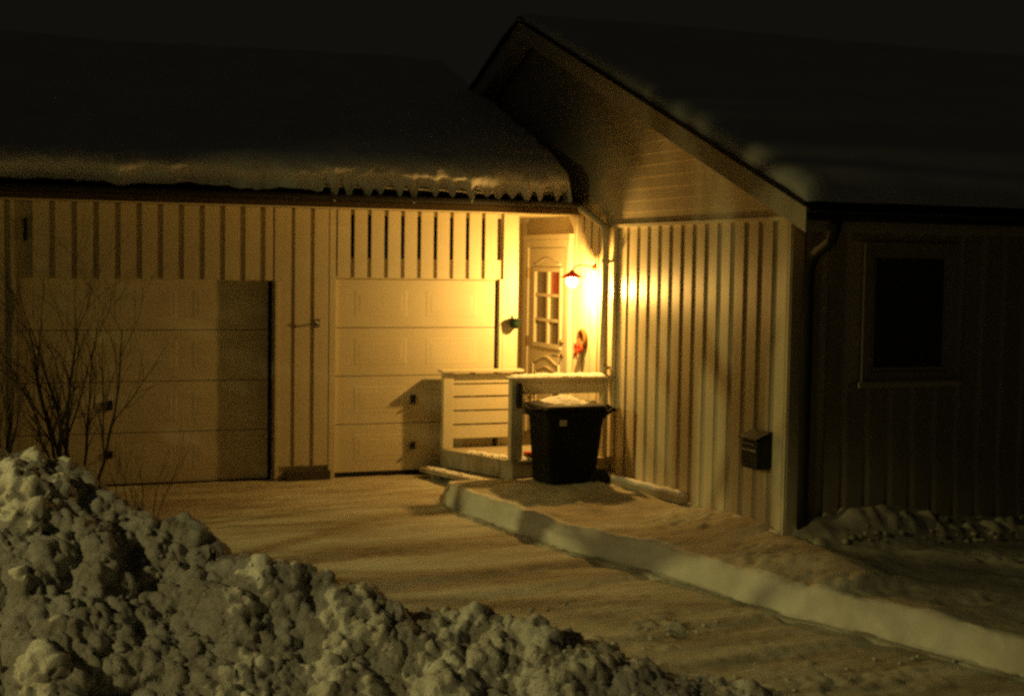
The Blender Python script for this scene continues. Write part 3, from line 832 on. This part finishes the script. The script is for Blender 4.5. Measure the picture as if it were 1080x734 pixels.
# ------------------------------------------------------------------ mailbox
mx = empty('mailbox', (0,-4.24,.6), 'black mailbox with a sloping lid on the boards near the house corner', 'mailbox')
my0, my1 = -4.37, -4.10
a = MB(); a.prism([(-.135,.585),(-.002,.585),(-.002,.885),(-.135,.83)], 1, my0, my1); a.build('body', M['mailbox'], mx, bevel=.006)
a = MB(); a.prism([(-.165,.832),(-.002,.9),(-.002,.912),(-.168,.846)], 1, my0-.015, my1+.015); a.build('lid', M['mailbox'], mx, bevel=.003)
a = MB(); a.box(-.139,-.136,my0+.03,my1-.01,.735,.75); a.build('slot_plate', M['sticker'], mx)
a = MB(); a.box(-.137,-.1355,my0+.05,my1-.03,.79,.80); a.build('name_strip', M['steel'], mx)

# ------------------------------------------------------------------ loose snow at the wall foot
def clods(name, n, place, mat_, rmin, rmax, label, cat, kind=None, seed=1, base=None):
    rg = random.Random(seed)
    bm = bmesh.new(); bmesh.ops.create_icosphere(bm, subdivisions=2, radius=1)
    co = np.array([v.co[:] for v in bm.verts]); fc = [tuple(v.index for v in f.verts) for f in bm.faces]; bm.free()
    V = []; Fc = []
    for i in range(n):
        x_, y_, z_ = place(rg)
        r_ = rmin + (rmax-rmin)*rg.random()**2.2
        ax = np.array([rg.uniform(.65,1.25), rg.uniform(.65,1.25), rg.uniform(.5,1.0)])*r_
        c = co.copy()
        # facet: push with random planes
        for _ in range(5):
            nrm = np.array([rg.gauss(0,1) for _ in range(3)]); nrm /= np.linalg.norm(nrm)
            d_ = rg.uniform(.72,.98); s_ = c@nrm
            c = c - np.clip(s_-d_,0,None)[:,None]*nrm
        c += .10*np.sin(c[:, [1,2,0]]*4+rg.uniform(0,6)) + .05*np.sin(c[:, [2,0,1]]*9+rg.uniform(0,6))
        eu = np.array(Euler((rg.uniform(0,6),rg.uniform(0,6),rg.uniform(0,6))).to_matrix())
        c = (c@eu.T)*ax + np.array([x_,y_,z_])
        k = len(V)*len(co); V.append(c); Fc += [tuple(j+k for j in f) for f in fc]
    V = np.concatenate(V)
    return V, Fc
V, Fc = clods('x', 420, lambda r: (lambda xx: (xx, -4.78+r.gauss(0,.10)-.1*abs(math.sin(xx*3)), .0+.13*math.exp(-((xx-.75)/.5)**2)+r.uniform(-.05,.05)))(r.triangular(0.0,3.2,.8)), None, .006, .032, '', '', seed=4)
V2, F2 = clods('x', 20, lambda r: (1.42+r.gauss(0,.05), -4.80+r.gauss(0,.03), .03+r.uniform(0,.13)), None, .03, .065, '', '', seed=9)
a = MB(); a.add([tuple(v) for v in V], Fc); a.add([tuple(v) for v in V2], F2)
tag(a.build('snow_rubble', M['snow_top'], None, smooth=True), 'crumbly snow fallen from the roof along the dark right wall', 'snow', kind='stuff')  # darker snow colour imitates the shade along this wall
rg_ = np.meshgrid(np.arange(-.05,3.6,.03), np.arange(-5.3,-4.63,.03), indexing='ij')
X, Y = rg_
Z = drive_z(X,Y)+.20 + (.20*np.exp(-((X-.85)/.7)**2)+.10)*np.exp(-((Y+4.72)/.26)**2) - .30*np.clip((-4.95-Y)/.3,0,1) + .05*lumps(X,Y,.16,7)+.03*lumps(X,Y,.07,8) + .10*(fbm(X*5,Y*5,5,9)-.5)
Z = Z - .25*np.clip((X-2.9)/.7,0,1) - .22*np.clip((.08-X)/.1,0,1)
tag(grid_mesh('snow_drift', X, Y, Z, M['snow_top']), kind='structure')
# small drift against the boards by the mailbox
X, Y = np.meshgrid(np.arange(-.62,.0,.02), np.arange(-4.7,-2.9,.02), indexing='ij')
Z = drive_z(X,Y)+.16 + .15*np.exp(-((X+.02)/.16)**2)*np.clip((-Y-2.9)/1.0,0,1) + .06*np.exp(-((X+.25)/.12)**2-((Y+4.0)/.3)**2) + .03*(fbm(X*6,Y*6,3,4)-.5) - .1*np.clip((-.45-X)/.15,0,1) - .15*np.clip((-4.55-Y)/.15,0,1)
tag(grid_mesh('wall_foot_snow', X, Y, Z, M['snow_bank']), kind='structure')

# ------------------------------------------------------------------ ploughed snow pile in the foreground
O = np.array([-6.21,-5.43]); D = np.array([.924,-.382]); Nn = np.array([.382,.924])     # Nn points away from the camera
u = np.arange(-2.0, 6.2, .014); v = np.arange(-2.6, 1.3, .015)
U, V = np.meshgrid(u, v, indexing='ij')
crest = np.interp(U, [-3.6,-1,0,.36,.89,1.4,2.0,3.07,3.68,4.38,5.03,6.1], [1.6,1.55,1.36,1.14,.86,.59,.38,.27,.10,-.13,-.27,-.43])
crest = crest + .10*(fbm(U*1.3, U*0, 2, 6)-.5)
hgt = np.maximum(crest+.36, .0)
front = np.clip(1 - np.clip(-V,0,None)/(hgt*1.55+.35), 0, 1)
back = np.clip(1 - np.clip(V,0,None)/(hgt*.95+.15), 0, 1)
prof = np.where(V<0, front, back); prof = prof*prof*(3-2*prof)*.35 + prof*.65
Xp = O[0]+D[0]*U+Nn[0]*V; Yp = O[1]+D[1]*U+Nn[1]*V
wx = Xp + .12*fbm(Xp*3,Yp*3,3,2); wy = Yp + .12*fbm(Xp*3,Yp*3,3,3)
rough = np.clip(hgt*prof*3.0, 0, 1)
Zp = -.42 + hgt*prof + rough*(.30*(fbm(Xp*1.3,Yp*1.3,3,19)-.5) + .10*(fbm(Xp*4,Yp*4,3,23)-.5))
def normals(X_, Y_, Z_):
    P_ = np.stack([X_, Y_, Z_], -1); a_ = np.gradient(P_, axis=0); b_ = np.gradient(P_, axis=1)
    n_ = np.cross(a_, b_); n_ /= np.linalg.norm(n_, axis=-1, keepdims=True)+1e-9
    return n_*np.sign(n_[...,2:3]+1e-9)
nn_ = normals(Xp, Yp, Zp)
qx = Xp+.10*vn3(Xp*4,Yp*4,Zp*4,1); qy = Yp+.10*vn3(Xp*4,Yp*4,Zp*4,2); qz = Zp+.10*vn3(Xp*4,Yp*4,Zp*4,3)
d1 = rough*(.10*(nod3(qx,qy,qz,.42,11)-.35) + .07*(nod3(qx,qy,qz,.20,12)-.3) + .30*(fbm3(qx*3.2,qy*3.2,qz*3.2,4,61)-.5))
Xq, Yq, Zq = Xp+nn_[...,0]*d1, Yp+nn_[...,1]*d1, Zp+nn_[...,2]*d1
n2_ = normals(Xq, Yq, Zq)*.6 + nn_*.4
wq = .05*(fbm3(Xq*11,Yq*11,Zq*11,3,71)-.5)
d2 = rough*(.034*(nod3(Xq+wq*2,Yq+wq,Zq,.115,21)-.3) + .030*nod3(Xq+wq,Yq-wq,Zq,.066,31) + .026*nod3(Xq,Yq+wq,Zq,.040,41) + .13*(fbm3(Xq*8,Yq*8,Zq*8,5,51)-.5))
Xp, Yp, Zp = Xq+n2_[...,0]*d2, Yq+n2_[...,1]*d2, Zq+n2_[...,2]*d2 - .03*rough
sx = sy = 0
pile = grid_mesh('snow_pile', Xp+sx, Yp+sy, Zp, M['snow_pile'])
def pz(uu, vv):
    i = min(max(int((uu-u[0])/.014),0),len(u)-1); j = min(max(int((vv-v[0])/.015),0),len(v)-1)
    return Xp[i,j], Yp[i,j], Zp[i,j]
def pl_(r):
    while True:
        uu = r.uniform(-1.2,5.0); vv = r.triangular(-2.6,.5,-.3)
        x_,y_,z_ = pz(uu,vv)
        if z_ > -.36: return (x_, y_, z_-.010)
Vc, Fc = clods('x', 1500, pl_, None, .006, .030, '', '', seed=3)
a = MB(); a.add([tuple(v_) for v_ in Vc], Fc)
cl_ = a.build('snow_clods', M['snow_pile'], None, smooth=True)
tag(pile, 'tall heap of lumpy ploughed snow across the front left', 'snow pile', kind='stuff')
tag(cl_, 'loose clods of snow strewn over the ploughed heap', 'snow clods', kind='stuff')
# scattered crumbs on the driveway
def pd_(r):
    c = r.choice([(-1.95,-5.75,.55,.14),(-1.75,-5.9,.25,.10),(-1.3,-7.0,.5,.16),(-3.1,-5.15,.6,.08),(-2.6,-6.3,.5,.2)])
    x_ = c[0]+r.gauss(0,c[2]); y_ = c[1]+r.gauss(0,c[3]); return (x_, y_, float(drive_z(x_,y_))+.012)
Vc, Fc = clods('x', 150, pd_, None, .005, .020, '', '', seed=12)
a = MB(); a.add([tuple(v_) for v_ in Vc], Fc)
tag(a.build('snow_crumbs', M['snow_pile'], None, smooth=True), 'scattered snow crumbs on the packed driveway', 'snow crumbs', kind='stuff')

# ------------------------------------------------------------------ bare shrubs and trees
def branches(mb, p, d, length, r, depth, rg, spread=.5, curve=.12, up=.05, n=6, minr=.0015):
    pts = [p.copy()]; rs = [r]; dd = d.normalized()
    for i in range(n):
        dd = (dd + Vector((rg.gauss(0,curve), rg.gauss(0,curve), rg.gauss(0,curve)+up))).normalized()
        p = p + dd*(length/n); pts.append(p.copy()); rs.append(max(r*(1-.75*(i+1)/n), minr))
        if depth > 0 and i >= 1:
            for _ in range(rg.choice((1,1,2) if depth < 3 else (1,1))):
                if rg.random() < .8:
                    a = Vector((rg.gauss(0,1), rg.gauss(0,1), rg.gauss(0,.6))).normalized()
                    nd = (dd + a*spread).normalized()
                    branches(mb, p.copy(), nd, length*rg.uniform(.4,.7)*(1-.05*i), rs[-1]*.62, depth-1, rg, spread, curve*1.2, up, max(4,n-1), minr)
    mb.tube(pts, rs, 6 if r > .01 else 4, caps=False)
def shrub(x_, y_, h, stems, seed, label, lean=.3, rad=.018, depth=2, group=None, name='bare_shrub'):
    rg = random.Random(seed)
    t = empty(name, (x_,y_,float(drive_z(x_,y_))), label, 'shrub', group)
    for s_ in range(stems):
        mb = MB()
        a = 2*PI*s_/stems + rg.uniform(-.4,.4)
        d = Vector((math.cos(a)*lean*rg.uniform(.4,1.3), math.sin(a)*lean*rg.uniform(.4,1.3), 1))
        branches(mb, Vector((x_+.05*math.cos(a), y_+.05*math.sin(a), float(drive_z(x_,y_))-.05)), d, h*rg.uniform(.75,1.0), rad*rg.uniform(.7,1.1), depth, rg, .42, .09, .04, 8)
        mb.build('stem', M['bark'], t)
    return t
shrub(-5.55,-1.6,2.15,6,21,'tall bare shrub with fanned dark twigs in front of the left garage door', .34, .024, 2)
shrub(-4.95,-2.0,.85,6,22,'low sparse bare twigs sticking out of the snow right of the tall shrub', .55, .008, 1)
shrub(-6.15,-1.9,1.7,7,23,'bare dark shrub at the left edge beside the garage wall', .40, .016)

# ------------------------------------------------------------------ things just outside the frame that shape the street light
def tree(x_, y_, stems, h, seed, label):
    rg = random.Random(seed)
    t = empty('bare_tree', (x_,y_,-.3), label, 'tree', None)
    for (dx, dy, r_) in stems:
        mb = MB(); p = Vector((x_+dx,y_+dy,-.5)); pts=[p+Vector((rg.gauss(0,.02),rg.gauss(0,.015),i*h/9)) for i in range(10)]
        mb.tube(pts, [r_*(1-.25*i/9) for i in range(10)], 12)
        for i in range(4,10):
            for _ in range(3):
                a_ = rg.uniform(0,2*PI)
                branches(mb, pts[i].copy(), Vector((math.cos(a_),math.sin(a_),.7)), 1.3, r_*.28, 1, rg, .5, .1, .03, 6, .003)
        mb.build('trunk', M['bark'], t)
tree(-9.0,-4.15, [(0,.18,.10),(0,-.25,.15)], 5.4, 31, 'bare twin stemmed tree standing left of the driveway')

def shade_crown_tree(x_, y_, zb, zt, rad, seed, label):
    rg = random.Random(seed)
    t = empty('garage_shade_pine', (x_,y_,-.4), label, 'tree')
    mb = MB(); mb.tube([(x_,y_,-.6),(x_+.03,y_,zb),(x_,y_+.02,zt)], [.13,.10,.03], 10); mb.build('trunk', M['bark'], t)
    mb = MB()
    for _ in range(7500):
        h = rg.random(); rr = rad*(1-.75*h)*math.sqrt(rg.random()); a = rg.uniform(0,2*PI)
        p = Vector((x_+rr*math.cos(a), y_+rr*math.sin(a), zb+(zt-zb)*h-.25*rr))
        d = Vector((rg.gauss(0,1),rg.gauss(0,1),rg.gauss(0,.5))).normalized()*rg.uniform(.05,.12); e_ = d.orthogonal().normalized()*.02
        mb.add([p-d-e_,p-d+e_,p+d+e_*.3,p+d-e_*.3],[(0,1,2,3)])
    mb.build('added_shade_crown', M['needles'], t)
shade_crown_tree(-9.6,-2.1, 2.0, 5.6, 1.15, 5, 'added unseen pine that shades the garage front')  # added crown out of view, placed to keep street light off the garage

sl = empty('street_lamp', (-14.3,-4.6,-.5), 'tall grey street lamp standing left of the driveway', 'street lamp')
a = MB(); a.tube([(-14.3,-4.6,-.6),(-14.3,-4.6,4.2),(-14.2,-4.6,4.4),(-13.9,-4.6,4.48)], [.07,.05,.045,.04], 12); a.build('pole', M['concrete'], sl)
a = MB(); a.box(-14.05,-13.5,-4.72,-4.48,4.36,4.46); a.build('lamp_head', M['concrete'], sl, bevel=.02)
ld = bpy.data.lights.new('street_light', 'SPOT')
ld.color = (1,.84,.27); ld.energy = 1500; ld.shadow_soft_size = .06
ld.spot_size = math.radians(82); ld.spot_blend = .8
lo_ = bpy.data.objects.new('street_light', ld); COL.objects.link(lo_)
lo_.location = (-13.75,-4.6,4.25)
tgt = Vector((-6.7,-4.0,-1.5)); lo_.rotation_euler = (tgt-Vector(lo_.location)).to_track_quat('-Z','Y').to_euler()

sl = empty('street_lamp', (-12.9,-11.45,-.5), 'added unseen street lamp left of the camera, lighting the snow pile', 'street lamp')  # added lamp out of view, put in to fill the pile's near side
a = MB(); a.tube([(-12.9,-11.45,-.6),(-12.9,-11.45,4.8),(-12.8,-11.35,5.0),(-12.6,-11.15,5.05)], [.07,.05,.045,.04], 12); a.build('pole', M['concrete'], sl)  # pole of the added unseen lamp
a = MB(); a.box(-12.7,-12.2,-11.25,-11.0,4.96,5.06); a.build('lamp_head', M['concrete'], sl, bevel=.02)  # head of the added unseen lamp
ld2 = bpy.data.lights.new('pile_fill_light', 'SPOT'); ld2.color = (1,.82,.31); ld2.energy = 800; ld2.shadow_soft_size = .12
ld2.spot_size = math.radians(43); ld2.spot_blend = .5
l2 = bpy.data.objects.new('pile_fill_light', ld2); COL.objects.link(l2); l2.location = (-12.4,-11.1,4.85)
l2.rotation_euler = (Vector((-6.0,-7.6,-.4))-Vector(l2.location)).to_track_quat('-Z','Y').to_euler()

# ------------------------------------------------------------------ sky, camera, render
wd = bpy.data.worlds.new('World'); SC.world = wd; wd.use_nodes = True
bg = wd.node_tree.nodes['Background']; bg.inputs['Color'].default_value = (.0055,.0052,.0037,1); bg.inputs['Strength'].default_value = 1.0

cam = bpy.data.cameras.new('camera'); co_ = bpy.data.objects.new('camera', cam); COL.objects.link(co_)
yaw, pitch, roll = 0.37267, 0.060510, 0.015308
fw = Vector((math.sin(yaw)*math.cos(pitch), math.cos(yaw)*math.cos(pitch), -math.sin(pitch)))
rt = Vector((math.cos(yaw), -math.sin(yaw), 0)); up = rt.cross(fw)
r2 = rt*math.cos(roll)+up*math.sin(roll); u2 = -rt*math.sin(roll)+up*math.cos(roll)
mw = Matrix(((r2.x,u2.x,-fw.x,-6.3718),(r2.y,u2.y,-fw.y,-14.5452),(r2.z,u2.z,-fw.z,2.3088),(0,0,0,1)))
co_.matrix_world = mw
cam.sensor_width = 36; cam.lens = 36*1463.6/1080; cam.clip_end = 500; cam.clip_start = .1
SC.camera = co_
SC.view_settings.view_transform = 'Standard'; SC.view_settings.look = 'None'
SC.view_settings.exposure = 0; SC.view_settings.gamma = 1
SC.cycles.use_denoising = False
SC.cycles.filter_width = 2.7
SC.cycles.sample_clamp_indirect = .5
